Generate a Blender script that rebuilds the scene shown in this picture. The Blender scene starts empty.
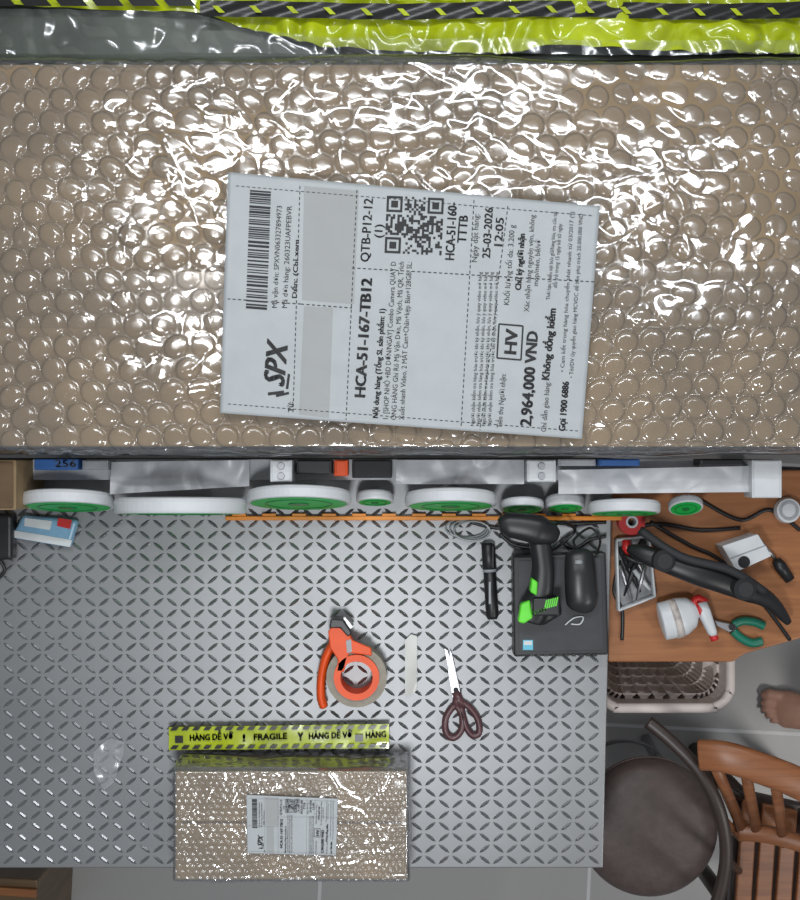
import bpy, bmesh, math, random
import numpy as np
from mathutils import Vector, Matrix
random.seed(7)
rng=np.random.default_rng(5)
D=2.2; TZ=0.75; CZ=TZ+D
def U(x,y,z=TZ):
    k=(CZ-z)/D/600.0
    return Vector(((x-400)*k,(450-y)*k,z))
def S(n,z=TZ): return n*(CZ-z)/D/600.0
# ---------------- materials
MC={}
def mat(name,col,rough=.5,metal=0,var=.12,scale=30,bump=0,alpha=1,coat=0,emit=0):
    if name in MC: return MC[name]
    m=bpy.data.materials.new(name); m.use_nodes=True
    nt=m.node_tree; b=nt.nodes['Principled BSDF']
    b.inputs['Roughness'].default_value=rough; b.inputs['Metallic'].default_value=metal
    b.inputs['Coat Weight'].default_value=coat
    tc=nt.nodes.new('ShaderNodeTexCoord'); n=nt.nodes.new('ShaderNodeTexNoise')
    n.inputs['Scale'].default_value=scale; n.inputs['Detail'].default_value=4
    nt.links.new(tc.outputs['Object'],n.inputs['Vector'])
    r=nt.nodes.new('ShaderNodeValToRGB')
    r.color_ramp.elements[0].position=.3; r.color_ramp.elements[1].position=.7
    r.color_ramp.elements[0].color=tuple(c*(1-var) for c in col)+(1,)
    r.color_ramp.elements[1].color=tuple(min(1,c*(1+var)) for c in col)+(1,)
    nt.links.new(n.outputs['Fac'],r.inputs['Fac']); nt.links.new(r.outputs['Color'],b.inputs['Base Color'])
    if bump:
        bp=nt.nodes.new('ShaderNodeBump'); bp.inputs['Strength'].default_value=bump; bp.inputs['Distance'].default_value=.01
        nt.links.new(n.outputs['Fac'],bp.inputs['Height']); nt.links.new(bp.outputs['Normal'],b.inputs['Normal'])
    if alpha<1: b.inputs['Alpha'].default_value=alpha
    MC[name]=m; return m
def film_mat(name,base,edge,rough,milk,edge_tint=.6):
    m=bpy.data.materials.new(name); m.use_nodes=True; nt=m.node_tree; nt.nodes.clear()
    L=nt.links.new; N=nt.nodes.new
    out=N('ShaderNodeOutputMaterial'); tr=N('ShaderNodeBsdfTransparent')
    gl=N('ShaderNodeBsdfGlossy'); gl.inputs['Roughness'].default_value=rough
    gl.inputs['Color'].default_value=(.95,.97,1,1)
    df=N('ShaderNodeBsdfDiffuse'); df.inputs[0].default_value=(.8,.82,.85,1)
    lw=N('ShaderNodeLayerWeight'); lw.inputs[0].default_value=.35
    rp=N('ShaderNodeValToRGB'); rp.color_ramp.elements[0].color=(1,1,1,1); rp.color_ramp.elements[1].color=(edge_tint,)*3+(1,)
    rp.color_ramp.elements[0].position=.12; rp.color_ramp.elements[1].position=.55
    L(lw.outputs['Facing'],rp.inputs[0]); L(rp.outputs[0],tr.inputs[0])
    mr=N('ShaderNodeMapRange'); mr.inputs['To Min'].default_value=base; mr.inputs['To Max'].default_value=edge
    L(lw.outputs['Facing'],mr.inputs['Value'])
    m1=N('ShaderNodeMixShader'); m1.inputs[0].default_value=milk
    L(tr.outputs[0],m1.inputs[1]); L(df.outputs[0],m1.inputs[2])
    m2=N('ShaderNodeMixShader'); L(mr.outputs[0],m2.inputs[0]); L(m1.outputs[0],m2.inputs[1]); L(gl.outputs[0],m2.inputs[2])
    L(m2.outputs[0],out.inputs[0]); return m
# ---------------- mesh helpers
def link(o,parent=None):
    bpy.context.scene.collection.objects.link(o)
    if parent is not None: o.parent=parent
    return o
def root(name,loc=(0,0,0)):
    e=bpy.data.objects.new(name,None); e.empty_display_size=.05; link(e); return e
def mesh(name,v,f,m,parent=None,smooth=False):
    me=bpy.data.meshes.new(name); me.from_pydata([tuple(p) for p in v],[],[tuple(int(i) for i in q) for q in f]); me.update()
    if smooth: me.polygons.foreach_set('use_smooth',[True]*len(me.polygons))
    if m: me.materials.append(m)
    o=bpy.data.objects.new(name,me); link(o,parent); return o
def bevel(o,w,seg=3):
    b=o.modifiers.new('bevel','BEVEL'); b.width=w; b.segments=seg; b.limit_method='ANGLE'; return o
def prism(name,pts,z0,z1,m,parent=None,bev=0,zr=None):
    zr=z1 if zr is None else zr
    P=[U(x,y,zr) for x,y in pts]; n=len(P)
    ar=sum(P[i].x*P[(i+1)%n].y-P[(i+1)%n].x*P[i].y for i in range(n))
    if ar<0: P=P[::-1]
    v=[(p.x,p.y,z0) for p in P]+[(p.x,p.y,z1) for p in P]
    f=[list(range(n))[::-1],list(range(n,2*n))]+[(i,(i+1)%n,n+(i+1)%n,n+i) for i in range(n)]
    o=mesh(name,v,f,m,parent)
    if bev: bevel(o,bev)
    return o
def rect(x0,y0,x1,y1): return [(x0,y0),(x1,y0),(x1,y1),(x0,y1)]
def box(name,x0,y0,x1,y1,z0,z1,m,parent=None,bev=0.002): return prism(name,rect(x0,y0,x1,y1),z0,z1,m,parent,bev)
def wbox(name,a,b,m,parent=None,bev=0.003):
    v=[(x,y,z) for z in (a[2],b[2]) for x,y in ((a[0],a[1]),(b[0],a[1]),(b[0],b[1]),(a[0],b[1]))]
    f=[(3,2,1,0),(4,5,6,7),(0,1,5,4),(1,2,6,5),(2,3,7,6),(3,0,4,7)]
    o=mesh(name,v,f,m,parent)
    if bev: bevel(o,bev)
    return o
def catmull(pts,n=8,closed=False):
    P=[Vector(p) for p in pts]; out=[]; N=len(P)
    rngi=range(N) if closed else range(N-1)
    for i in rngi:
        if closed: a,b,c,d=P[i-1],P[i],P[(i+1)%N],P[(i+2)%N]
        else: a,b,c,d=P[max(i-1,0)],P[i],P[i+1],P[min(i+2,N-1)]
        for k in range(n):
            t=k/n; out.append(.5*((2*b)+(-a+c)*t+(2*a-5*b+4*c-d)*t*t+(-a+3*b-3*c+d)*t**3))
    if not closed: out.append(P[-1])
    return out
def loft(name,pts,rad,m,parent=None,seg=16,ex=1.0,up=(0,0,1),closed=False,smooth=True):
    """sections along pts; rad list of (a,b) a=sideways, b=along 'up'"""
    P=[Vector(p) for p in pts]; n=len(P); v=[];f=[]
    up=Vector(up)
    for i,p in enumerate(P):
        if closed: t=P[(i+1)%n]-P[i-1]
        else: t=P[min(i+1,n-1)]-P[max(i-1,0)]
        t.normalize(); s=t.cross(up)
        if s.length<1e-3: s=t.cross(Vector((0,1,0)))
        s.normalize(); u=s.cross(t).normalized()
        r=rad[i] if isinstance(rad,list) else rad
        if not isinstance(r,tuple): r=(r,r)
        for k in range(seg):
            a=2*math.pi*k/seg; c,sn=math.cos(a),math.sin(a)
            c=math.copysign(abs(c)**ex,c); sn=math.copysign(abs(sn)**ex,sn)
            v.append(p+s*c*r[0]+u*sn*r[1])
    for i in range(n if closed else n-1):
        j=(i+1)%n
        for k in range(seg):
            f.append((i*seg+k,i*seg+(k+1)%seg,j*seg+(k+1)%seg,j*seg+k))
    if not closed:
        f.append(list(range(seg))[::-1]); f.append([(n-1)*seg+k for k in range(seg)])
    return mesh(name,v,f,m,parent,smooth)
def tube(name,pts,r,m,parent=None,n=8,seg=10,closed=False):
    return loft(name,catmull(pts,n,closed),r,m,parent,seg,closed=closed)
def lathe(name,prof,m,parent=None,loc=(0,0,0),rot=None,seg=64,smooth=False):
    M=(rot or Matrix.Identity(3)); v=[];f=[];n=len(prof); loc=Vector(loc)
    for r,z in prof:
        for k in range(seg):
            a=2*math.pi*k/seg; v.append(loc+M@Vector((r*math.cos(a),r*math.sin(a),z)))
    for i in range(n-1):
        for k in range(seg):
            f.append((i*seg+k,i*seg+(k+1)%seg,(i+1)*seg+(k+1)%seg,(i+1)*seg+k))
    o=mesh(name,v,f,m,parent,smooth); return o
def interp(v,xs,ys): return float(np.interp(v,xs,ys))
# smooth pseudo noise
class Noise:
    def __init__(s,seed,n=14,freq=30,aniso=1.0,ang=0):
        r=np.random.default_rng(seed); s.w=[]
        for i in range(n):
            a=r.uniform(0,2*math.pi); k=freq*r.uniform(.4,2.2)
            kx,ky=k*math.cos(a),k*math.sin(a)*aniso
            c,sn=math.cos(ang),math.sin(ang)
            s.w.append((kx*c-ky*sn,kx*sn+ky*c,r.uniform(0,6.28),freq/k))
    def __call__(s,x,y):
        h=0*x
        for kx,ky,p,a in s.w: h=h+a*np.sin(kx*x+ky*y+p)
        return h/math.sqrt(len(s.w))
def grid_faces(nx,ny):
    i=np.arange(nx-1)[None,:]+np.arange(ny-1)[:,None]*nx
    i=i.ravel(); return np.stack([i,i+1,i+1+nx,i+nx],1)
def npmesh(name,v,f,m,parent):
    me=bpy.data.meshes.new(name); me.vertices.add(len(v)); me.vertices.foreach_set('co',v.astype(np.float32).ravel())
    me.loops.add(f.size); me.loops.foreach_set('vertex_index',f.astype(np.int32).ravel())
    me.polygons.add(len(f)); me.polygons.foreach_set('loop_start',np.arange(0,f.size,4,dtype=np.int32))
    me.polygons.foreach_set('use_smooth',np.ones(len(f),dtype=bool))
    me.update(calc_edges=True); me.validate(); me.materials.append(m)
    o=bpy.data.objects.new(name,me); link(o,parent); return o
def creases(X,Y,seed,n,x0,x1,y0,y1,amp,wid,lmin,lmax,amean=0,aspread=1.6):
    r=np.random.default_rng(seed); h=np.zeros_like(X)
    for i in range(n):
        cx,cy=r.uniform(x0,x1),r.uniform(y0,y1); a=r.normal(amean,aspread); L=r.uniform(lmin,lmax)
        c,s=math.cos(a),math.sin(a); u=(X-cx)*c+(Y-cy)*s; d=-(X-cx)*s+(Y-cy)*c+.004*np.sin(u*90+i)
        h+=amp*r.uniform(.3,1)*np.exp(-np.abs(d)/wid)*np.exp(-(u/L)**4)
    return h
def drape(name,x0,x1,y0,y1,zt,drop,cell,hfun,m,parent,off):
    ax=np.arange(x0-drop,x1+drop+cell,cell); ay=np.arange(y0-drop,y1+drop+cell,cell)
    A,B=np.meshgrid(ax,ay); X=np.clip(A,x0,x1); Y=np.clip(B,y0,y1)
    dx=A-X; dy=B-Y; dd=np.maximum(np.abs(dx),np.abs(dy))
    h=hfun(A,B)+off
    R=.012; Z=zt-dd
    nx_=np.sign(dx)*np.minimum(1,np.abs(dx)/R); ny_=np.sign(dy)*np.minimum(1,np.abs(dy)/R)
    nz=1-np.minimum(1,dd/R); ln=np.sqrt(nx_**2+ny_**2+nz**2)+1e-6
    V=np.stack([X+nx_/ln*h,Y+ny_/ln*h,Z+nz/ln*h],-1).reshape(-1,3)
    V[:,2]=np.maximum(V[:,2],zt-drop+.002)
    return npmesh(name,V,grid_faces(len(ax),len(ay)),m,parent)
def bubbles(p,Hh,ang=0.06,seed=1,vmin=.5):
    def fn(X,Y):
        c,s=math.cos(ang),math.sin(ang); x=X*c+Y*s; y=-X*s+Y*c
        x=x+.18*p*np.sin(y/p*.5+1)+.14*p*np.sin(x/p*.31)+.06*p*np.sin(y/p*1.3+x/p*.9); y=y+.22*p*np.sin(x/p*.27+2)+.06*p*np.sin(x/p*1.1); q=p*math.sqrt(3)
        best=None
        for ox,oy,k in ((0,0,0),(p/2,q/2,1)):
            i=np.round((x-ox)/p); j=np.round((y-oy)/q)
            d=np.hypot(x-ox-i*p,y-oy-j*q)
            hs=np.modf(np.abs(np.sin(i*12.9898+j*78.233+k*37.7+seed)*43758.5453))[0]
            if best is None: best=d;hh=hs
            else:
                mk=d<best; best=np.where(mk,d,best); hh=np.where(mk,hs,hh)
        r=best/(.46*p); return Hh*(vmin+(1-vmin)*hh)*np.maximum(0,1-r**4)**.5
    return fn
# ---------------- common materials
card=mat('cardboard',(.275,.19,.10),.8,var=.22,scale=9)
cardd=mat('cardboard_dark',(.12,.075,.04),.85)
paper=mat('label_paper',(.41,.435,.45),.5,var=.04)
grey_patch=mat('label_grey_patch',(.34,.35,.35),.6,var=.02)
ink=mat('label_ink',(.012,.012,.014),.6)
yellow=mat('caution_yellow',(.42,.50,.01),.22,var=.25,scale=20,coat=.4)
tapeblack=mat('caution_black',(.01,.01,.01),.3)
black=mat('black_plastic',(.012,.012,.014),.4)
black2=mat('black_rubber',(.02,.02,.023),.7)
white=mat('white_plastic',(.60,.62,.64),.4,var=.04)
green=mat('green_plastic',(.0,.46,.07),.45,var=.1)
lime=mat('lime_plastic',(.12,.7,.03),.4)
orange=mat('orange_plastic',(.80,.085,.008),.5,var=.08)
greyp=mat('grey_plastic',(.33,.34,.36),.5,var=.2)
steel=mat('steel',(.40,.40,.42),.38,metal=1,var=.05)
red=mat('red_plastic',(.55,.02,.02),.4)
blue=mat('blue_card',(.02,.10,.32),.5)
brownp=mat('maroon_plastic',(.09,.035,.04),.35)
bub_m=film_mat('bubble_film',.07,.50,.13,.035,.5)
wrap_m=film_mat('stretch_film',.085,.40,.085,.015,.9)
small_m=film_mat('bubble_film_far',.07,.40,.2,.07,.65)
clear_m=film_mat('clear_film',.08,.4,.2,.22,.8)
cover_m=film_mat('cover_film',.06,.5,.14,.03,.6)
def wood(name,c1,c2,sc=(3,40,3)):
    m=bpy.data.materials.new(name); m.use_nodes=True; nt=m.node_tree; b=nt.nodes['Principled BSDF']; b.inputs['Roughness'].default_value=.4
    tc=nt.nodes.new('ShaderNodeTexCoord'); mp=nt.nodes.new('ShaderNodeMapping'); mp.inputs['Scale'].default_value=sc
    n=nt.nodes.new('ShaderNodeTexNoise'); n.inputs['Scale'].default_value=2; n.inputs['Detail'].default_value=6; n.inputs['Distortion'].default_value=1
    r=nt.nodes.new('ShaderNodeValToRGB'); r.color_ramp.elements[0].position=.35; r.color_ramp.elements[1].position=.65
    r.color_ramp.elements[0].color=(*c1,1); r.color_ramp.elements[1].color=(*c2,1)
    nt.links.new(tc.outputs['Object'],mp.inputs[0]); nt.links.new(mp.outputs[0],n.inputs['Vector']); nt.links.new(n.outputs['Fac'],r.inputs[0]); nt.links.new(r.outputs[0],b.inputs['Base Color'])
    return m
deskwood=wood('orange_wood',(.28,.105,.035),(.35,.14,.05))
chairwood=wood('chair_wood',(.20,.07,.025),(.29,.11,.042))
benchwood=wood('dark_bench_wood',(.05,.04,.03),(.08,.06,.05))
# ---------------- room shell
fm=bpy.data.materials.new('floor_tiles'); fm.use_nodes=True; nt=fm.node_tree; b=nt.nodes['Principled BSDF']; b.inputs['Roughness'].default_value=.3
tc=nt.nodes.new('ShaderNodeTexCoord'); mp=nt.nodes.new('ShaderNodeMapping'); mp.inputs['Rotation'].default_value=(0,0,.05); mp.inputs['Location'].default_value=(.13,-.01,0)
br=nt.nodes.new('ShaderNodeTexBrick'); br.offset=0; br.inputs['Scale'].default_value=1; br.inputs['Brick Width'].default_value=.6; br.inputs['Row Height'].default_value=.6
br.inputs['Mortar Size'].default_value=.004; br.inputs['Color1'].default_value=(.40,.39,.38,1); br.inputs['Color2'].default_value=(.44,.43,.42,1); br.inputs['Mortar'].default_value=(.66,.66,.66,1)
nt.links.new(tc.outputs['Object'],mp.inputs[0]); nt.links.new(mp.outputs[0],br.inputs['Vector']); nt.links.new(br.outputs['Color'],b.inputs['Base Color'])
wbox('floor',(-2.4,-2.2,-.05),(2.4,1.5,0),fm,bev=0)
wbox('wall_back',(-2.4,1.4,0),(2.4,1.5,2.7),mat('wall_paint',(.5,.5,.48),.8,var=.03),bev=0)
# ---------------- packing table with diamond-plate mat
pt=root('packing_table')
metal=mat('diamond_plate',(.285,.288,.295),.45,metal=.72,var=.08,scale=5)
metal2=mat('diamond_plate_bars',(.30,.303,.315),.28,metal=.8,var=.05,scale=4)
prism('table_top',[(-70,458),(613,458),(603,868),(-70,868)],TZ-.03,TZ,metal,pt,.002)
v=[];f=[]
px,py=13.6,11.2
for j in range(int((866-505)/py)):
    for i in range(int(690/px)):
        cx=-66+px*(i+.5); cy=507+py*(j+.5)
        if cx>interp(cy,[440,868],[606,595]): continue
        s=1 if (i+j)%2 else -1
        a=math.radians(38)*s; L=7.0; w=1.6
        c,sn=math.cos(a),math.sin(a); k=len(v)
        for lx,ly,h in ((-L,0,0),(-L*.45,w,0),(L*.45,w,0),(L,0,0),(L*.45,-w,0),(-L*.45,-w,0),(-L*.5,0,1),(L*.5,0,1)):
            p=U(cx+lx*c-ly*sn,cy+lx*sn+ly*c); v.append((p.x,p.y,TZ+.0002+h*.0018))
        for q in ((0,6,1),(1,6,7,2),(2,7,3),(3,7,4),(4,7,6,5),(5,6,0)): f.append([k+t for t in q][::1])
o=mesh('mat_tread_bars',v,f,metal2,pt)
bm=bmesh.new(); bm.from_mesh(o.data); bmesh.ops.recalc_face_normals(bm,faces=bm.faces)
for fc in bm.faces:
    if fc.normal.z<0: fc.normal_flip()
bm.to_mesh(o.data); bm.free()
for n,(x,y) in enumerate(((-50,475),(590,475),(580,850),(-50,850))):
    p=U(x,y); wbox(f'leg_{n+1}',(p.x-.02,p.y-.02,0),(p.x+.02,p.y+.02,TZ-.03),black,pt)
sb=root('storage_bench')
wbox('bench_top',(-1.0,.02,TZ-.04),(1.0,1.1,TZ),benchwood,sb)
for n,(x,y) in enumerate(((-.95,.08),(.95,.08),(-.95,1.05),(.95,1.05))): wbox(f'bench_leg_{n+1}',(x-.03,y-.03,0),(x+.03,y+.03,TZ-.04),benchwood,sb)
# ---------------- label artwork in 2-D (pixels of the close-up)
LV=[];LF=[]
def add2(vs,fs):
    k=len(LV); LV.extend(vs); LF.extend([[k+i for i in q] for q in fs])
def text(s,x0,y0,x1,y1,h,bold=0,shear=0):
    s=s.replace('đ','d').replace('Đ','D')
    cu=bpy.data.curves.new('t','FONT'); cu.body=s; cu.shear=shear; cu.resolution_u=2
    o=bpy.data.objects.new('t',cu); link(o); bpy.context.view_layer.update()
    me=bpy.data.meshes.new_from_object(o.evaluated_get(bpy.context.evaluated_depsgraph_get()))
    bpy.data.objects.remove(o)
    P=[(q.co.x,q.co.y) for q in me.vertices]
    if not P: return
    mn=min(p[0] for p in P); mx=max(p[0] for p in P); L=math.hypot(x1-x0,y1-y0)
    dx,dy=(x1-x0)/L,(y1-y0)/L; sx=L/(mx-mn); sy=h/.70
    b=h*bold*1.3
    F=[list(p.vertices) for p in me.polygons]
    for ox,oy in ([(-b,-b*.4),(b,-b*.4),(b,b*.4),(-b,b*.4)] if bold else [(0,0)]):
        add2([(x0+dx*((a-mn)*sx+ox)+dy*(b_*sy+oy),y0+dy*((a-mn)*sx+ox)-dx*(b_*sy+oy)) for a,b_ in P],F)
def seg2(x0,y0,x1,y1,w,dash=0):
    L=math.hypot(x1-x0,y1-y0); dx,dy=(x1-x0)/L,(y1-y0)/L; t=0
    while t<L:
        e=min(L,t+(dash if dash else L))
        add2([(x0+dx*a+dy*b_*w/2,y0+dy*a-dx*b_*w/2) for a,b_ in ((t,-1),(e,-1),(e,1),(t,1))],[(0,1,2,3)])
        t=e+(dash*.7 if dash else 1e-6)
# barcode
t=0
while t<118:
    w=random.choice([1,1,1.6,2.4]); y=190+t
    xo=250-(t/118)*4
    seg2(xo,y+w/2,xo+21,y+w/2+1.6,w); t+=w+random.choice([.9,.9,1.5,2.2])
text('Mã vận đơn: SPXVN063327894973',277,308,282,206,5.2)
text('Mã đơn hàng: 260323UAFPEBVR',287,308,292,206,5.2)
text('Đến: (Chỉ xem',296.5,298,299,240,4.6,.03)
text('SPX',284,386,288,341,21,.035,.35)
seg2(284,392,268,394,3); seg2(289,393,276,396,2.5); seg2(287,389,289,374,2.5)
text('Từ:',293,412,293,402,5,.02)
text('HCA-51-167-TB12',365,397,372,279,10.5,.05)
text('QTB-P12-12',369,262,373,199,9,.02); text('(1)',382,238,383,225,8,.02)
text('HCA-51-160-',454,260,457,203,9,.03); text('TTTB',466,243,468,216,9,.03)
text('Ngày đặt hàng:',477,262,479,214,5.5); text('25-03-2026',490,258,493,208,8,.03); text('12:05',502,246,504,218,8,.03)
text('Nội dung hàng (Tổng SL sản phẩm: 1)',378,418,385,309,5.5,.035)
text('1. [SHOP NHỎ +BD ĐƠN/NGÀY] Combo Camera QUAY Đ',388,419,396,262,5.2)
text('ÓNG HÀNG Ghi Rõ Mã Vận Đơn, Mã Vạch, Mã QR, Trích',396,420,404,262,5.2)
text('Xuất nhanh Video, 2 MẮT Cam+Chân+kẹp Bàn+128GB, SL:',404,420,412,262,5.2)
for k in range(4): text('Người nhận kiểm tra hàng hóa trước khi ký nhận, lưu ý quay video mở hàng',474+k*5.6,426,482+k*5.6,272,3.6)
text('Tiền thu Người nhận:',502,428,506,374,5.5)
for a in ((499,324,497,358),(497,358,521,360),(521,360,523,326),(523,326,499,324)): seg2(*a,1.6)
text('HV',516,354,518,330,12,.045)
text('2,964,000 VND',531,426,538,332,11,.045)
text('Khối lượng tối đa: 3.200 g',509,305,515,225,5.5)
text('Chữ ký người nhận',521,290,525,234,6,.045)
text('Xác nhận hàng nguyên vẹn, không',529,312,535,215,5.2); text('móp/méo, bể/vỡ',538,286,541,240,5.2)
text('Chỉ dẫn giao hàng:',546,432,550,382,5.2); text('Không đồng kiểm',549,380,556,309,7.5,.045)
text('Gọi 1900 6886',565,431,569,382,6.5,.045)
text('Thời hạn khiếu nại bưu gửi/hàng hóa, tra cứu tại',550,300,557,212,4); text('đổi trả trong 15 ngày kể từ ngày',557,288,562,224,4)
text('• Cam kết trong hàng hóa chuyển phát nhanh từ 03/2017 (*)',564,372,574,212,4); text('• Tôi/ĐV ủy quyền giao hàng MCVDC để bên phụ trách 20.000.000 VND',573,378,583,214,4)
for a in ((301,304,228,299),(300,186,293,414),(357,190,346,420),(474,200,461,428),(301,304,352,308),(352,268,594,282),(497,300,480,430),(508,206,498,284)): seg2(*a,.9,3.2)
seg2(236,186,594,216,.7,3.2); seg2(228,404,578,431,.7,3.2)
# QR
n=25
def fin(i,j):
    for a,b_ in ((0,0),(n-7,0),(0,n-7)):
        if a-1<=i<=a+7 and b_-1<=j<=b_+7:
            u_,v_=i-a,j-b_
            if u_<0 or v_<0 or u_>6 or v_>6: return 0
            return 1 if (u_ in(0,6) or v_ in(0,6) or (2<=u_<=4 and 2<=v_<=4)) else 0
    return None
q0=Vector((387,196));qx=Vector((57,2.5))/n;qy=Vector((-2.5,57))/n
for i in range(n):
    for j in range(n):
        r_=fin(i,j); r_=(random.random()<.5) if r_ is None else r_
        if r_:
            a=q0+qx*i+qy*j; add2([tuple(a),tuple(a+qx),tuple(a+qx+qy),tuple(a+qy)],[(0,1,2,3)])
patches=[[(304,186),(359,191),(354,304),(302,300)],[(304,306),(333,308),(329,418),(299,414)]]
LC=[(228,172),(600,206),(582,439),(220,413)]
def add_label(parent,M,zt):
    nf=Noise(3,8,1/28.)
    def Z(x,y): return float(nf(np.float64(x),np.float64(y)))
    def pt_(x,y,dz):
        w=M(x,y); return (w[0],w[1],zt+w[2]*.0009*Z(x,y)+dz)
    nx,ny=90,60; vs=[];
    for j in range(ny+1):
        for i in range(nx+1):
            u_,v_=i/nx,j/ny
            a=Vector(LC[0]).lerp(Vector(LC[1]),u_); b_=Vector(LC[3]).lerp(Vector(LC[2]),u_); p=a.lerp(b_,v_)
            vs.append(pt_(p.x,p.y,0))
    o=mesh('label_sheet',vs,grid_faces(nx+1,ny+1)[:,::-1],paper,parent,True)
    s=o.modifiers.new('s','SOLIDIFY'); s.thickness=.0003; s.offset=-1
    pv=[];pf=[]
    for q in patches:
        for j in range(19):
            for i in range(9):
                a=Vector(q[0]).lerp(Vector(q[1]),i/8); b_=Vector(q[3]).lerp(Vector(q[2]),i/8); p=a.lerp(b_,j/18)
                pv.append(pt_(p.x,p.y,.0004))
        k=len(pv)-171; pf+=[[k+t for t in r] for r in grid_faces(9,19)[:,::-1]]
    mesh('label_grey_print',pv,pf,grey_patch,parent,True)
    mesh('label_print',[pt_(x,y,.0008) for x,y in LV],LF,ink,parent)
# ---------------- big parcel (close-up)
def carton(name,x0,x1,y0,y1,z0,z1,parent,seamy):
    wbox(name,(x0,y0,z0),(x1,y1,z1),card,parent,.004)
    wbox('flap_seam',(x0+.01,seamy-.0018,z1-.001),(x1-.01,seamy+.0018,z1+.0004),cardd,parent,0)
BZ=.95
bp=root('bubble_wrapped_parcel')
a=U(-88,455,BZ); c=U(880,64,BZ); bx0,bx1,by0,by1=a.x,c.x,.005,c.y
carton('carton',bx0,bx1,by0,by1,TZ,BZ,bp,U(0,300,BZ).y)
tapes=mat('packing_tape',(.25,.175,.095),.2,var=.05,coat=.3)
wbox('packing_tape',(bx0+.005,U(0,328,BZ).y,BZ),(bx1-.005,U(0,272,BZ).y,BZ+.0007),tapes,bp,0)
s=S(1,BZ)
bf=bubbles(26*s,5.4*s,.05,vmin=.5); nA=Noise(11,14,14); nB=Noise(12,16,50)
def hb(X,Y): return bf(X,Y)+.003*nA(X,Y)+.0007*nB(X,Y)
drape('bubble_wrap',bx0,bx1,by0,by1,BZ,.19,.0020,hb,bub_m,bp,.003)
nC=Noise(21,16,14,2.0,.5); nD=Noise(22,16,55,1.8,-.3)
def hw(X,Y): return .003*nC(X,Y)+.0011*np.abs(nD(X,Y))+creases(X,Y,9,150,bx0,bx1,by0,by1,.0017,.0035,.02,.10,.9,1.1)+.05*bf(X,Y)
drape('stretch_wrap',bx0,bx1,by0,by1,BZ,.19,.0027,hw,wrap_m,bp,.0115)
add_label(bp,lambda x,y:(U(x,y,BZ+.024).x,U(x,y,BZ+.024).y,1),BZ+.024)
# fragile tape behind big parcel
def crumple(name,pts_top,pts_bot,z,amp,m,parent,cell=4,seed=1,freq=60,zs=1):
    xs=np.arange(pts_top[0][0],pts_top[-1][0]+cell,cell); 
    yt=np.interp(xs,[p[0] for p in pts_top],[p[1] for p in pts_top]); yb=np.interp(xs,[p[0] for p in pts_bot],[p[1] for p in pts_bot])
    nv=max(4,int(np.max(yb-yt)/cell)); V=[]
    k=(CZ-z)/D/600; N=Noise(seed,16,freq); N2=Noise(seed+50,12,freq*.3)
    for j in range(nv+1):
        y=yt+(yb-yt)*j/nv; X=(xs-400)*k; Y=(450-y)*k
        V.append(np.stack([X,Y,z+amp*np.abs(N(X,Y))+amp*.5*N2(X,Y)],1))
    V=np.concatenate(V); return npmesh(name,V,grid_faces(len(xs),nv+1)[:,::-1],m,parent)
fz=.895
ft=root('fragile_tape_sheet')
crumple('yellow_sheet',[(190,-40),(870,-40)],[(190,6),(235,24),(320,46),(500,54),(560,48),(640,53),(700,55),(870,54)],fz,.013,yellow,ft,2.5,4,70)
crumple('yellow_sheet_under',[(-90,-60),(200,-60)],[(-90,2),(60,8),(200,14)],fz-.008,.008,yellow,ft,3,8,40)
V=[]
for j in range(7):
    for i in range(221):
        x=200+i*3; y=2+j*2.7+1.5*math.sin(x*.02); P=U(x,y,fz+.022); V.append((P.x,P.y,P.z+.0015*math.sin(i*.35+j)))
mesh('black_band',V,grid_faces(221,7),tapeblack,ft,True)
for k in range(18):
    x=212+k*37; V=[]
    for j in range(5):
        for i in range(3):
            u_=i/2;w_=j/4; yy=7+w_*7+1.5*math.sin(x*.02); P=U(x+u_*6+w_*7,yy,fz+.025); V.append(P)
    mesh(f'yellow_slash_{k+1}',V,grid_faces(3,5),yellow,ft,True)
for k in range(8):
    x=-90+k*36; V=[]
    for i in range(2):
        for j in range(2): V.append(U(x+j*27+i*7,-2+i*8,fz+.012))
    mesh(f'black_border_{k+1}',V,[(0,2,3,1)],tapeblack,ft)
crumple('clear_cover',[(-110,6),(190,12),(250,30),(330,38),(900,42)],[(-110,54),(250,54),(900,55)],.895+.022,.005,cover_m,ft,2.5,31,70)
ap=root('air_cushion_wrap')
P0=U(-120,-60,.84);P1=U(920,64,.84)
wbox('dark_poly_bag',(P0.x,by1+.026,TZ),(P1.x,P0.y,.868),mat('dark_poly',(.065,.08,.06),.35,var=.5,scale=10),ap,.01)
# ---------------- small wrapped parcel
SZ=.87
sp=root('bubble_wrapped_parcel')
a=U(175,880,SZ); c=U(407,771,SZ); sx0,sx1,sy0,sy1=a.x,c.x,a.y,c.y
carton('carton',sx0,sx1,sy0,sy1,TZ+.003,SZ,sp,(sy0+sy1)/2+.005)
s2=S(1,SZ); bf2=bubbles(6.8*s2,1.0*s2,.05); nE=Noise(41,14,45); nF=Noise(42,16,120)
def hs_(X,Y): return bf2(X,Y)+.001*np.abs(nE(X,Y))+.0003*nF(X,Y)+creases(X,Y,33,90,sx0,sx1,sy0,sy1,.0014,.0018,.01,.05,.9,1.2)
drape('bubble_wrap',sx0,sx1,sy0,sy1,SZ,.115,.0014,hs_,small_m,sp,.002)
nG=Noise(43,16,40,1.5,.4)
def hq(X,Y): return .0018*np.abs(nG(X,Y))+creases(X,Y,35,130,sx0,sx1,sy0,sy1,.0016,.002,.01,.07,.9,1.0)
drape('stretch_wrap',sx0,sx1,sy0,sy1,SZ,.115,.002,hq,wrap_m,sp,.004)
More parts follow.
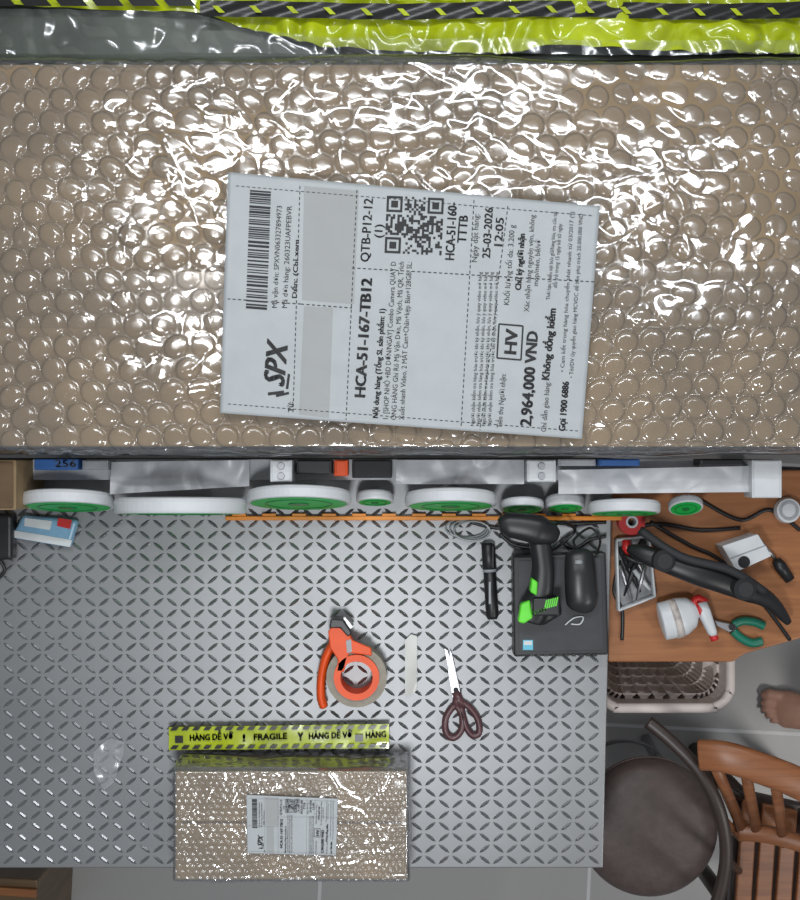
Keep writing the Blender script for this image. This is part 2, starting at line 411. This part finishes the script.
def MS(x,y):
    dx,dy=x-408,y-307; a_=math.radians(-2.8); c_,s_=math.cos(a_),math.sin(a_)
    X=292+.245*(dx*c_-dy*s_); Y=825.5+.243*(dx*s_+dy*c_); w=U(X,Y,SZ+.0095); return (w.x,w.y,.25)
add_label(sp,MS,SZ+.0095)
# fragile strip
fs=root('fragile_tape_strip')
crumple('yellow_band',[(169,727),(388,724)],[(169,750),(388,748.5)],.775,.0015,yellow,fs,2,14,60)
LV2,LF2=LV,LF; LV=[];LF=[]
text('HÀNG DỄ VỠ',190,741,233,740,6,.045); text('FRAGILE',254,741,287,740,6,.045); text('HÀNG DỄ VỠ',309,740.5,352,739.5,6,.045)
text('!',243,742,245,742,7,.05); text('Y',298,742,303,742,8,.05); text('HÀNG',366,740,386,739,6,.04)
for k in range(20):
    x=170+k*11
    for yy in (727,745.5): add2([(x,yy+3.6),(x+6,yy+3.6),(x+9,yy),(x+3,yy)],[(0,1,2,3)])
for x in (180,360): add2([(x-5,736),(x+3,736),(x+3,743),(x-5,743)],[(0,1,2,3)])
mesh('band_print',[U(x,y-(x-170)*.008,.7795) for x,y in LV],LF,tapeblack,fs)
wbox('band_core',tuple(U(172,748,.774))[:2]+(TZ+.0025,),tuple(U(386,728,.774))[:2]+(.771,),mat('dull_core',(.12,.12,.02),.6),fs,.001)
# ---------------- rack with tape rolls
rk=root('tape_rack')
lg=mat('rack_grey',(.44,.45,.47),.5,var=.1)
box('rack_board',32,459,775,480,.80,.815,lg,rk)
e=root('orange_edge_strip'); box('strip_bar',225,516,622,520.5,TZ+.0025,TZ+.012,mat('orange_rail',(.75,.25,.02),.4),e)
for n_ in range(13): box(f'strip_tab_{n_+1}',232+n_*30,513.5,246+n_*30,516.5,TZ+.0025,TZ+.010,mat('orange_rail',(.75,.25,.02),.4),e,.001)
for x in (36,120,250,395,500,665,765): box('rack_post',x,461,x+8,478,TZ+.001,.80,white,rk)
def roll(x0,x1,y0,y1,face,hue=green,name='tape_roll'):
    R=(x1-x0)/2*S(1,.82); th=math.asin(min(.9,face*S(1)/(2*R))); t=max(.008,(y1-y0-face)*S(1))
    z=TZ+R*math.cos(th)+.004+t/2*math.sin(th)
    e=root(name); rot=Matrix.Rotation(math.pi/2-th,3,'X'); p=U((x0+x1)/2,(y0+y1)/2,z)
    b_=.3*t
    prof=[(0,-t/2),(R-b_,-t/2),(R-b_*.3,-t/2+b_*.3),(R,-t/2+b_),(R,t/2-b_*.6),(R-b_*.2,t/2-b_*.15),(R-b_*.6,t/2),(R*.955-b_*.5,t/2),(R*.95-b_*.5,t/2-.002),(0,t/2-.002)]
    lathe('roll_body',prof,white,e,p,rot)
    if face>2:
        lathe('roll_face',[(R*.05,t/2-.0018),(R*.05,t/2+.0005),(R*.94-b_*.5,t/2+.0005),(R*.94-b_*.5,t/2-.0018)],hue,e,p,rot)
        lathe('roll_hub',[(R*.60,t/2-.001),(R*.60,t/2+.0015),(R*.64,t/2+.0015),(R*.64,t/2-.001)],mat('green_dark',(.01,.2,.05),.4),e,p,rot)
        lathe('roll_cap',[(0,t/2+.002),(R*.20,t/2+.002),(R*.20,t/2-.001)],mat('green_dark',(.01,.2,.05),.4),e,p,rot)
    return e
roll(22,114,487,514,14); roll(116,245,495,517,7); roll(247,351,483,512,17); roll(356,394,488,507,9)
roll(405,496,486,513,14); roll(500,544,495,515,11); roll(545,585,491,514,11); roll(588,660,497,518,9); roll(668,703,493,517,16)
# items on the rack
def item(name,x0,y0,x1,y1,h,m,bev=.002,z0=.8155): 
    e=root(name); box('body',x0,y0,x1,y1,z0,z0+h,m,e,bev); return e
e=item('cardboard_box',-40,460,16,510,.16,card,z0=TZ); box('lid_flap',-38,462,13,508,TZ+.161,TZ+.164,cardd,e)
e=item('blue_box',34,459,78,470,.06,blue)
LV=[];LF=[]; text('256',55,467,76,467,7,.03); mesh('print',[U(x,y,.877) for x,y in LV],LF,greyp,e)
for nm,x0,y0,x1,y1,h,m in (('grey_pouch',82,460,108,470,.05,greyp),('white_bracket',270,460,292,482,.08,white),('black_tool_case',296,460,332,474,.05,black),('orange_canister',334,460,348,476,.04,orange),('black_tool_case',352,460,392,478,.04,black2),('white_bracket',527,460,556,482,.06,white),('grey_pouch',558,459,596,466,.04,greyp),('blue_box',599,459,640,466,.06,blue),('black_tool_case',700,459,744,466,.05,black),('white_box',752,460,782,498,.05,white)):
    e=item(nm,x0,y0,x1,y1,h,m)
    k=.8155+h
    box('lid',x0+2,y0+1,x1-2,y1-1,k-.0005,k+.002,m,e,.001)
    if 'bracket' in nm:
        for yy in (y0+6,y1-6): lathe('bolt',[(0,.004),(.005,.004),(.006,.0)],steel,e,U((x0+x1)/2,yy,k+.002),seg=16)
bgm=mat('bag_plastic',(.42,.43,.45),.35,var=.15,scale=30)
pb=root('plastic_bag'); crumple('bag_film',[(112,462),(250,460)],[(112,494),(250,486)],.845,.006,bgm,pb,2,60,70)
pb=root('plastic_bag'); crumple('bag_film',[(396,460),(524,460)],[(396,484),(524,484)],.845,.006,bgm,pb,2,63,70)
pb=root('plastic_bag'); crumple('bag_film',[(558,470),(750,466)],[(558,494),(750,492)],.845,.005,mat('bag_plastic_white',(.52,.53,.55),.35,var=.08),pb,2,66,60)
# ---------------- left packets
e=root('snack_packet'); prism('packet_body',[(22,515),(78,520),(70,548),(10,538)],TZ+.003,TZ+.02,mat('packet_blue',(.20,.38,.55),.35,var=.3,scale=25),e,.006)
prism('packet_band',[(12,530),(72,540),(70,547),(11,537)],TZ+.02,TZ+.021,white,e); prism('packet_mark',[(58,518),(72,520),(70,529),(57,526)],TZ+.02,TZ+.0212,red,e); prism('packet_mark_2',[(25,518),(52,521),(50,530),(24,526)],TZ+.02,TZ+.0212,white,e)
e=root('power_adapter'); box('adapter_body',-30,514,12,560,TZ+.002,TZ+.035,black,e,.006); tube('adapter_cord',[U(0,560,TZ+.01),U(4,572,TZ+.006),U(-14,585,TZ+.006),U(-40,590,TZ+.006)],.003,black,e)
# ---------------- clear plastic scrap
e=root('plastic_scrap')
crumple('scrap_film',[(94,752),(106,740),(112,738),(124,742)],[(94,770),(104,790),(114,782),(124,752)],TZ+.006,.0025,clear_m,e,1.5,71,110)
# ---------------- tape dispenser
td=root('tape_dispenser')
ctr=U(357,675,TZ+.03)
brt=mat('brown_tape',(.22,.19,.14),.45,var=.15,scale=80)
def ring(name,ri,ro,z0,z1,m,par,c,seg=64):
    return lathe(name,[(ri,z0),(ri,z1),(ro,z1),(ro,z0),(ri,z0)],m,par,(c.x,c.y,0),seg=seg)
k=S(1,TZ+.03)
ring('tape_coil',20.5*k,30*k,TZ+.003,TZ+.050,brt,td,ctr); ring('core',19*k,20.7*k,TZ+.003,TZ+.051,mat('core_card',(.35,.28,.2),.7),td,ctr)
ring('hub_ring',16*k,22.5*k,TZ+.0515,TZ+.056,orange,td,ctr); ring('hub_inner',16*k,18.5*k,TZ+.004,TZ+.053,orange,td,ctr)
zz=TZ+.056
prism('frame_plate',[(349,653),(372,656),(371,648),(352,640),(345,624),(334,622),(328,632),(330,648),(338,660),(336,672),(344,672)],zz-.006,zz,orange,td,.002)
prism('frame_head',[(330,650),(328,634),(334,624),(344,626),(351,640),(356,648),(345,656)],TZ+.006,zz-.006,orange,td,.004)
hc=catmull([U(336,640,TZ+.03),U(327,655,TZ+.03),U(322,675,TZ+.028),U(321,695,TZ+.026),U(324,707,TZ+.024)],6)
loft('handle',hc,[(.0075,.014)]*24+[(.006,.010)],orange,td)
loft('roller',[U(331,628,TZ+.035),U(346,636,TZ+.035)],(.007,.007),black,td)
prism('blade_guard',[(329,628),(331,619),(343,620),(352,633),(348,637),(340,628)],TZ+.012,zz+.004,black,td,.002)
prism('cutter_blade',[(343,619),(350,629),(353,627),(345,617)],TZ+.01,TZ+.05,steel,td)
prism('loose_tape_tab',[(346,641),(351,639),(352,652),(347,653)],zz,zz+.001,greyp,td)
# paper strip
e=root('paper_strip'); crumple('strip',[(405,640),(411,634),(417,636)],[(405,697),(411,695),(417,690)],TZ+.006,.0012,mat('waxed_paper',(.52,.52,.49),.35,var=.05),e,1.5,81,60)
# ---------------- scissors
sc=root('scissors'); z=TZ+.006
prism('blade_1',[(444,648),(447.5,650),(459,686),(461,698),(455,697),(450,680)],z,z+.0018,steel,sc,.0005)
prism('blade_2',[(450,650),(451.5,652),(460,690),(458,699),(452,697),(448,672)],z+.002,z+.0038,steel,sc,.0005)
lathe('pivot_screw',[(0,.003),(.004,.003),(.0045,0)],black2,sc,U(456,690,z+.0035),seg=20)
def loop(name,pts,r,par,zc): return loft(name,catmull([U(x,y,zc) for x,y in pts],6,True),r,brownp,par,10,closed=True)
loop('handle_loop_1',[(455,706),(462,716),(461,731),(453,738),(446,732),(446,718)],(.0055,.005),sc,z+.004)
loop('handle_loop_2',[(461,704),(470,708),(478,720),(479,733),(472,735),(465,724)],(.0055,.005),sc,z+.004)
loft('handle_arm_1',[U(458,692,z+.004),U(457,700,z+.004),U(455,709,z+.004)],[(.006,.004),(.007,.005),(.006,.005)],brownp,sc)
loft('handle_arm_2',[U(455,692,z+.005),U(459,700,z+.005),U(463,707,z+.005)],[(.006,.004),(.007,.005),(.006,.005)],brownp,sc)
# ---------------- marker
mk=root('marker_pen'); zc=TZ+.0135
Pm=lambda y:U(488+ (y-545)*.06,y,zc)
loft('barrel',[Pm(571),Pm(572),Pm(616),Pm(619)],[.009,.0105,.0105,.008],black,mk,20)
loft('cap',[Pm(543),Pm(545),Pm(571),Pm(571.5)],[.008,.0112,.0114,.010],black,mk,20)
loft('cap_band',[Pm(569),Pm(571.8)],.0116,greyp,mk,20)
box('print_band',488.8,582,490.8,604,zc+.0102,zc+.0108,greyp,mk,0)
box('pocket_clip',492,546,494,568,zc-.002,zc+.012,black,mk,.001)
# ---------------- mini computer, scanner, mouse
pc=root('mini_computer'); prism('case',[(513,556),(606,552),(609,655),(514,657)],TZ+.004,TZ+.045,mat('pc_black',(.02,.021,.024),.45,var=.15),pc,.004)
prism('top_panel',[(518,561),(601,557),(604,650),(519,652)],TZ+.045,TZ+.0462,mat('pc_top',(.03,.032,.037),.5,var=.2),pc,.0005)
box('sticker',523,640,533,650,TZ+.0462,TZ+.0468,mat('sticker_blue',(.1,.45,.6),.4),pc,0); box('sticker_grey',524,641,532,645,TZ+.0468,TZ+.047,white,pc,0)
for n_,x in enumerate(range(530,600,7)): box(f'vent_{n_+1}',x,654,x+4,656.5,TZ+.015,TZ+.046,black,pc,0)
for n_,(x,y) in enumerate(((520,563),(600,560),(520,648),(600,646))): lathe(f'foot_{n_+1}',[(0,0),(.008,0),(.008,.004),(0,.004)],black2,pc,U(x,y,TZ+.002),seg=16)
tube('white_loop',[U(565,625,TZ+.049),U(574,618,TZ+.049),U(583,617,TZ+.049),U(580,624,TZ+.049),U(571,624,TZ+.049)],.0012,white,pc)
mo=root('computer_mouse'); zt=TZ+.0465
loft('mouse_body',catmull([U(578,549,zt+.014),U(579,556,zt+.016),U(580,572,zt+.019),U(581,592,zt+.019),U(583,606,zt+.015),U(583,610,zt+.012)],5),
 [( (interp(i,[0,4,10,18,23,25],[.010,.022,.0255,.026,.016,.004])),(interp(i,[0,4,10,18,23,25],[.006,.013,.0175,.017,.011,.003]))) for i in range(26)],mat('mouse_black',(.02,.021,.023),.35),mo,24)
loft('scroll_wheel',[U(575,562,zt+.034),U(582,562,zt+.034)],.004,greyp,mo,12)
tube('mouse_cord',[U(578,550,zt+.012),U(574,540,zt),U(590,528,TZ+.02),U(600,540,TZ+.02),U(596,556,zt+.01)],.002,black,mo)
bs=root('barcode_scanner'); 
loft('scanner_head',catmull([U(499,526,TZ+.10),U(508,525,TZ+.10),U(530,528,TZ+.10),U(548,533,TZ+.095),U(555,536,TZ+.09)],5),
 [((interp(i,[0,5,12,20],[.010,.020,.024,.010])),(interp(i,[0,5,12,20],[.014,.020,.024,.012]))) for i in range(21)],black,bs,20,ex=.7)
hp=[U(538,530,TZ+.09),U(541,550,TZ+.085),U(543,570,TZ+.08),U(541,590,TZ+.075),U(535,606,TZ+.07),U(530,620,TZ+.066)]
loft('scanner_grip',catmull(hp,5),[((interp(i,[0,8,16,22,25],[.018,.017,.020,.024,.020])),.018) for i in range(26)],black,bs,20,ex=.75)
loft('scanner_base',[U(534,604,TZ+.055),U(545,608,TZ+.055),U(560,606,TZ+.055)],[(.026,.009),(.028,.009),(.014,.008)],black,bs,20,ex=.6)
prism('trigger',[(532,578),(538,582),(537,596),(530,592)],TZ+.075,TZ+.10,lime,bs,.003)
prism('green_trim',[(521,604),(530,600),(533,618),(524,624),(518,622)],TZ+.072,TZ+.092,lime,bs,.003)
LV=[];LF=[]
for n_ in range(6): add2([(546+n_*2.2,600-n_*.6),(547.4+n_*2.2,600-n_*.6),(545.5+n_*2.2,609-n_*.6),(544+n_*2.2,609-n_*.6)],[(0,1,2,3)])
text('SCAN',534,615,546,611,4,.03)
mesh('green_print',[U(x,y,TZ+.1) for x,y in LV],LF,lime,bs)
box('print_pad',533,598,560,616,TZ+.085,TZ+.0995,black,bs,.003)
tube('scanner_cord',[U(548,530,TZ+.09),U(562,522,TZ+.06),U(575,530,TZ+.02),U(560,545,TZ+.02),U(548,552,TZ+.05)],.0028,black,bs)
# cables near back
cb=root('power_cables')
for n_,ps in enumerate(([(470,522),(500,528),(530,520),(570,524),(606,522)],[(560,540),(575,548),(590,540),(606,536)],[(500,534),(515,545),(540,548)])):
    tube(f'cable_{n_+1}',[U(x,y,TZ+.006+ (.0 if n_<1 else .004)) for x,y in ps],.0032,black,cb)
cc=root('clear_cable_coil')
for n_ in range(3):
    c=U(466+n_*3,528+n_*1.5,TZ+.006+n_*.004); tube(f'coil_{n_+1}',[(c.x+.034*math.cos(t_)*(1-.06*n_),c.y+.016*math.sin(t_),c.z) for t_ in np.linspace(0,2*math.pi,10)[:-1]],.0016,mat('clear_grey',(.30,.31,.33),.2),cc,closed=True)
# ---------------- side desk
sd=root('side_desk')
DZ=.712
prism('desk_top',[(608,470),(860,470),(860,622),(745,654),(733,662),(608,662)],DZ-.025,DZ,deskwood,sd,.003)
for n_,(x,y) in enumerate(((628,480),(850,480),(850,610),(628,648))):
    p=U(x,y,DZ); wbox(f'desk_leg_{n_+1}',(p.x-.018,p.y-.018,0),(p.x+.018,p.y+.018,DZ-.025),black,sd)
dc=root('desk_cables')
for n_,ps in enumerate(([(622,520),(640,530),(655,545),(665,560)],[(620,560),(614,590),(622,610),(622,640)],[(650,522),(690,545),(720,560),(760,600),(790,640)],[(700,500),(740,520),(770,510),(800,530)],[(625,530),(660,524),(700,530),(740,528)])):
    tube(f'cable_{n_+1}',[U(x,y,DZ+.004) for x,y in ps],.0032,black,dc)
# tool tray w/ knives
tt=root('tool_tray'); prism('tray_base',[(616,540),(648,536),(654,596),(618,610)],DZ,DZ+.006,mat('tray_grey',(.25,.25,.26),.5),tt,.002)
for a_,b_ in (((616,540),(648,536)),((648,536),(654,596)),((654,596),(618,610)),((618,610),(616,540))): loft('tray_wall',[U(*a_,DZ+.012),U(*b_,DZ+.012)],(.003,.012),white,tt,8)
for n_,(x,y,x2,y2,m_,r_) in enumerate(((620,548,640,592,black,.005),(628,543,646,580,steel,.003),(620,565,632,602,steel,.0035),(626,540,628,556,red,.007),(640,552,624,596,black,.004),(634,570,650,590,white,.004),(644,540,626,570,black,.006),(622,556,650,566,black,.004),(648,556,636,600,steel,.003))):
    loft(f'hand_tool_{n_+1}',[U(x,y,DZ+.014+.003*n_),U((x+x2)/2,(y+y2)/2,DZ+.015+.003*n_),U(x2,y2,DZ+.014+.003*n_)],[(r_,r_),(r_*1.2,r_),(r_*.4,r_*.4)],m_,tt,10)
e=root('red_tape_roll'); ring('roll',.010,.022,DZ,DZ+.03,red,e,U(632,522,DZ+.03),32); ring('roll_core',.007,.0102,DZ,DZ+.0305,white,e,U(632,522,DZ+.03),32)
# black articulated arm
aa=root('articulated_arm')
pts=catmull([U(628,548,DZ+.07),U(660,560,DZ+.09),U(700,574,DZ+.10),U(740,588,DZ+.09),U(768,600,DZ+.07),U(788,622,DZ+.04)],6)
loft('arm_body',pts,[((interp(i,[0,3,12,20,26,30],[.006,.015,.020,.018,.012,.006])),(interp(i,[0,3,12,20,26,30],[.006,.012,.014,.012,.010,.006]))) for i in range(len(pts))],black,aa,16,ex=.8)
loft('arm_rod',catmull([U(640,530,DZ+.09),U(680,556,DZ+.115),U(730,570,DZ+.115),U(765,592,DZ+.09)],6),.007,black2,aa,12)
for n_,(x,y) in enumerate(((662,560),(742,588))): lathe(f'knuckle_{n_+1}',[(0,-.02),(.018,-.02),(.018,.02),(.012,.025),(0,.025)],black2,aa,U(x,y,DZ+.095),seg=24)
loft('arm_clamp',[U(700,574,DZ+.09),U(700,578,DZ+.002)],.010,black,aa,12)
# white card box with hole
wb=root('camera_box'); prism('box_body',[(722,546),(758,534),(772,556),(737,572)],DZ,DZ+.05,white,wb,.002)
lathe('box_lens_print',[(0,.0006),(.010,.0006),(.010,0)],black,wb,U(744,562,DZ+.05),seg=24)
prism('box_seam',[(730,558),(765,545),(765.6,546.2),(730.6,559.2)],DZ+.05,DZ+.0506,greyp,wb)
# spray bottle lying
sy=root('spray_bottle')
bpnts=catmull([U(660,622,DZ+.03),U(664,621,DZ+.03),U(676,618,DZ+.03),U(686,614,DZ+.03),U(694,611,DZ+.03),U(698,610,DZ+.03)],5)
loft('bottle_body',bpnts,[((interp(i,[0,3,12,18,22,25],[.018,.032,.033,.026,.014,.012])),(interp(i,[0,3,12,18,22,25],[.014,.022,.024,.018,.012,.011]))) for i in range(len(bpnts))],white,sy,24)
loft('bottle_label',[U(672,619.5,DZ+.0305),U(679,617.5,DZ+.0305)],(.0337,.0245),mat('bottle_label',(.5,.45,.42),.4,var=.4,scale=60),sy,24)
loft('collar',[U(697,611,DZ+.03),U(702,609,DZ+.03)],.014,red,sy,20)
loft('spray_head',[U(702,602,DZ+.034),U(704,612,DZ+.034),U(712,632,DZ+.034),U(714,636,DZ+.034)],[(.008,.009),(.011,.011),(.008,.009),(.005,.006)],white,sy,16,ex=.7)
loft('trigger',catmull([U(698,607,DZ+.032),U(694,602,DZ+.032),U(698,598,DZ+.032),U(706,602,DZ+.032)],5),(.006,.007),red,sy,10)
loft('nozzle',[U(713,635,DZ+.034),U(715,640,DZ+.034)],.007,red,sy,12)
# pliers
pl=root('pliers')
gp=mat('green_grip',(.01,.16,.10),.4)
tube('grip_1',[U(733,625,DZ+.008),U(742,621,DZ+.008),U(754,622,DZ+.008),U(764,626,DZ+.008)],.0075,gp,pl)
tube('grip_2',[U(733,631,DZ+.008),U(741,638,DZ+.008),U(752,643,DZ+.008),U(762,641,DZ+.008)],.0075,gp,pl)
prism('jaw',[(714,620),(728,623),(736,625),(737,631),(728,632),(716,626)],DZ+.003,DZ+.013,steel,pl,.002)
lathe('pliers_pivot',[(0,.003),(.006,.003),(.006,0)],black,pl,U(732,627,DZ+.013),seg=20)
e=root('screwdriver'); loft('driver_handle',[U(776,560,DZ+.012),U(780,566,DZ+.012),U(790,580,DZ+.012)],[.008,.011,.009],black,e,14); loft('driver_shaft',[U(776,560,DZ+.012),U(760,540,DZ+.012)],.003,steel,e,10)
e=root('small_round_case'); lathe('case_body',[(0,0),(.02,0),(.022,.01),(.02,.022),(0,.025)],white,e,U(785,510,DZ),seg=32); lathe('case_ring',[(.012,.0255),(.016,.0255),(.016,.024)],greyp,e,U(785,510,DZ),seg=32)
# ---------------- basket
bk=root('laundry_basket'); pinkg=mat('basket_plastic',(.80,.70,.65),.5,var=.06)
bz=.56
p=U(665,650,bz); cx,cy=p.x,p.y; W=.118;H=.105
def rr(cx,cy,w,h,r,n_=6):
    out=[]
    for (ux,uy),a0 in (((1,1),0),((-1,1),90),((-1,-1),180),((1,-1),270)):
        for i in range(n_+1):
            a_=math.radians(a0+90*i/n_); out.append((cx+ux*(w-r)+r*math.cos(a_),cy+uy*(h-r)+r*math.sin(a_)))
    return out
def ringpts(f_,z_): return [(x,y,z_) for x,y in rr(cx,cy,W*f_,H*f_,.04)]
tube('rim',ringpts(1,bz),.009,pinkg,bk,2,10,True)
def wallmesh(name,f0,z0,f1,z1,rows):
    v_=[];q=[]; 
    for j in range(rows+1):
        tt_=j/rows; R_=ringpts(f0+(f1-f0)*tt_,z0+(z1-z0)*tt_)
        if j==0: cnt=[max(1,int(round((Vector(R_[(i+1)%len(R_)])-Vector(R_[i])).length/.026))) for i in range(len(R_))]
        R2=[Vector(R_[i]).lerp(Vector(R_[(i+1)%len(R_)]),k_/cnt[i]) for i in range(len(R_)) for k_ in range(cnt[i])]
        n_=len(R2); v_+=R2
    for j in range(rows):
        for i in range(n_): q.append((j*n_+i,j*n_+(i+1)%n_,(j+1)*n_+(i+1)%n_,(j+1)*n_+i))
    return mesh(name,v_,q,pinkg,bk)
wallmesh('solid_band',1,bz,.93,bz-.05,1)
o=wallmesh('lattice_wall',.93,bz-.05,.45,.05,8); w_=o.modifiers.new('w','WIREFRAME'); w_.thickness=.021; w_.use_even_offset=False
R_=ringpts(.47,.04); mesh('basket_floor',R_,[list(range(len(R_)))],pinkg,bk)
loft('basket_base',[(cx,cy,.002),(cx,cy,.04)],(W*.45,H*.45),pinkg,bk,32,ex=.5)
# ---------------- round stool
st=root('round_stool'); sm=mat('stool_leather',(.085,.06,.055),.5,var=.15,scale=60,bump=.1)
sz=.46; c=U(652,832,sz); R=S(70,sz)
lathe('seat_cushion',[(0,sz),(R*.7,sz-.001),(R*.9,sz-.008),(R*.98,sz-.022),(R,sz-.035),(R*.98,sz-.05),(R*.9,sz-.056),(0,sz-.056)],sm,st,(c.x,c.y,0),smooth=True)
ring('seat_piping',R*.985,R*1.01,sz-.045,sz-.038,mat('stool_piping',(.12,.08,.07),.5),st,c)
ring('foot_ring',R*.78,R*.82,.15,.165,steel,st,c)
for n_ in range(4):
    a_=math.pi/4+n_*math.pi/2
    loft(f'stool_leg_{n_+1}',[(c.x+R*.6*math.cos(a_),c.y+R*.6*math.sin(a_),sz-.05),(c.x+R*.8*math.cos(a_),c.y+R*.8*math.sin(a_),.0)],.012,steel,st,12)
# ---------------- wooden chair
ch=root('wooden_armchair'); dk=mat('chair_dark',(.03,.018,.014),.4)
cz=.45
prism('seat_frame',[(738,790),(850,815),(850,960),(728,925)],cz-.04,cz-.015,dk,ch,.004)
for n_ in range(6):
    x0=735+n_*20
    prism(f'seat_slat_{n_+1}',[(x0+8,800+n_*4),(x0+23,803+n_*4),(x0+14,945),(x0-2,941)],cz-.015,cz,chairwood,ch,.003)
zr=.72
arc=catmull([U(648,722,zr),U(672,742,zr+.01),U(700,772,zr+.02),U(720,812,zr+.02),U(726,858,zr+.01),U(716,905,zr),U(700,935,zr)],8)
loft('arm_rail',arc,(.011,.009),dk,ch,12,ex=.7)
top=catmull([U(700,755,zr+.04),U(725,757,zr+.06),U(760,768,zr+.07),U(800,784,zr+.07),U(850,812,zr+.06)],8)
loft('back_rail',top,(.026,.012),chairwood,ch,12,ex=.6)
low=catmull([U(738,832,.58),U(765,834,.59),U(800,843,.59),U(850,860,.58)],8)
loft('back_rail_lower',low,(.016,.010),chairwood,ch,12,ex=.6)
for n_,(a_,b_) in enumerate((((715,765),(742,828)),((745,768),(757,832)),((775,778),(783,838)),((805,790),(810,845)),((835,805),(838,855)))):
    loft(f'back_spindle_{n_+1}',[U(*a_,zr+.05),U(*b_,.585)],(.010,.006),chairwood,ch,10); loft(f'back_spindle_low_{n_+1}',[U(*b_,.585),U(b_[0]+2,b_[1]+6,cz)],(.010,.006),chairwood,ch,10)
for n_,(a_,b_) in enumerate((((702,774),(742,800)),((720,815),(742,840)),((726,858),(740,872)),((716,905),(734,915)))):
    loft(f'arm_spindle_{n_+1}',[U(*a_,zr+.01),U(*b_,cz-.03)],(.007,.007),chairwood if n_%2 else dk,ch,10)
for n_,(x,y) in enumerate(((745,800),(845,825),(845,950),(735,915))):
    p=U(x,y,cz); loft(f'chair_leg_{n_+1}',[(p.x,p.y,cz-.03),(p.x*1.01,p.y*1.01,0)],.016,dk,ch,12)
# ---------------- person's foot and lower leg
sk=mat('skin',(.52,.28,.20),.5,var=.08,scale=40)
pf=root('person_leg')
fx=lambda x,y,z: U(x,y,z)
body=[]
def L_(pts,rad): 
    cp=catmull(pts,4)
    o=loft('tmp',cp,[ (interp(i/(len(cp)-1),np.linspace(0,1,len(rad)),[r[0] for r in rad]),interp(i/(len(cp)-1),np.linspace(0,1,len(rad)),[r[1] for r in rad])) for i in range(len(cp))],sk,None,16); body.append(o)
L_([fx(777,708,.018),fx(786,709,.025),fx(805,713,.036),fx(828,718,.05),fx(845,722,.045),fx(855,724,.035)],[(.034,.012),(.042,.02),(.038,.03),(.033,.042),(.034,.04),(.02,.025)])
for n_,(x,y,l,r_) in enumerate(((776,695,-14,.0135),(773,703,-12,.0085),(772,709.5,-11,.008),(774,715.5,-9,.0075),(777,721,-7,.007))):
    L_([fx(x+8,y+1,.02),fx(x,y,.022),fx(x+l*.5,y-.5,.022),fx(x+l,y,.012)],[(r_*.9,r_),(r_*.8,r_*.9),(r_,r_*.95),(r_*.5,r_*.5)])
a_=fx(838,720,.06); L_([a_,a_+Vector((.02,-.01,.10)),a_+Vector((.06,-.02,.25)),a_+Vector((.10,-.03,.38))],[(.036,.042),(.033,.038),(.05,.052),(.055,.058)])
bmj=bmesh.new()
for o in body: bmj.from_mesh(o.data)
me=bpy.data.meshes.new('foot_and_shin'); bmj.to_mesh(me); bmj.free(); me.materials.append(sk)
for o in body: bpy.data.objects.remove(o)
o=bpy.data.objects.new('foot_and_shin',me); link(o,pf)
r=o.modifiers.new('r','REMESH'); r.mode='VOXEL'; r.voxel_size=.0025; r.use_smooth_shade=True
s=o.modifiers.new('s','SMOOTH'); s.iterations=3
tr=mat('trouser_cloth',(.05,.055,.07),.9); loft('trouser_leg',[a_+Vector((.05,-.018,.22)),a_+Vector((.10,-.03,.38)),a_+Vector((.12,-.03,.46))],[(.068,.07),(.075,.078),(.075,.08)],tr,pf,20)
# bottom-left crate on floor
e=root('wooden_crate'); z_=.30
prism('crate_body',[(-60,874),(38,880),(34,960),(-60,955)],0,z_,wood('crate_wood',(.10,.06,.03),(.16,.10,.05)),e,.004)
prism('crate_lid_batten',[(-58,884),(36,890),(36,898),(-58,892)],z_,z_+.012,deskwood,e,.002)
# ---------------- lights
def area(name,loc,target,sx,sy_,en,col=(1,1,1)):
    l=bpy.data.lights.new(name,'AREA'); l.shape='RECTANGLE'; l.size=sx; l.size_y=sy_; l.energy=en; l.color=col
    o=bpy.data.objects.new(name,l); link(o); o.location=loc
    o.rotation_euler=(Vector(target)-Vector(loc)).to_track_quat('-Z','Y').to_euler(); return o
area('tube_lamp_a',(0,.86,2.62),(0,.5,.8),1.3,.05,14,(.93,.97,1))
area('ring_lamp',(-.06,-.66,2.6),(-.06,-.3,.75),.25,.25,13.5,(.95,.98,1))
area('ceiling_lamp_a',(-.55,.55,2.6),(-.3,.3,.9),.14,.14,3,(1,.98,.96))
area('ceiling_lamp_b',(.75,.7,2.6),(.3,.3,.9),.14,.14,3,(.92,.95,1))
area('added_fill_right',(1.5,-1.3,2.3),(.95,-.65,.2),.3,.3,9,(1,.98,.95))  # added fill, no visible fixture: brightens the foot and floor at lower right
w=bpy.data.worlds.new('w'); bpy.context.scene.world=w; w.use_nodes=True
w.node_tree.nodes['Background'].inputs[0].default_value=(.87,.93,1,1); w.node_tree.nodes['Background'].inputs[1].default_value=.23
# ---------------- camera
cd=bpy.data.cameras.new('cam'); cam=bpy.data.objects.new('camera',cd); link(cam)
cam.location=(0,0,CZ); cam.rotation_euler=(0,0,0)
cd.sensor_fit='VERTICAL'; cd.sensor_height=24; cd.lens=24*D/1.5
bpy.context.scene.camera=cam
sc_=bpy.context.scene; sc_.view_settings.view_transform='Standard'; sc_.view_settings.look='None'
print('done')
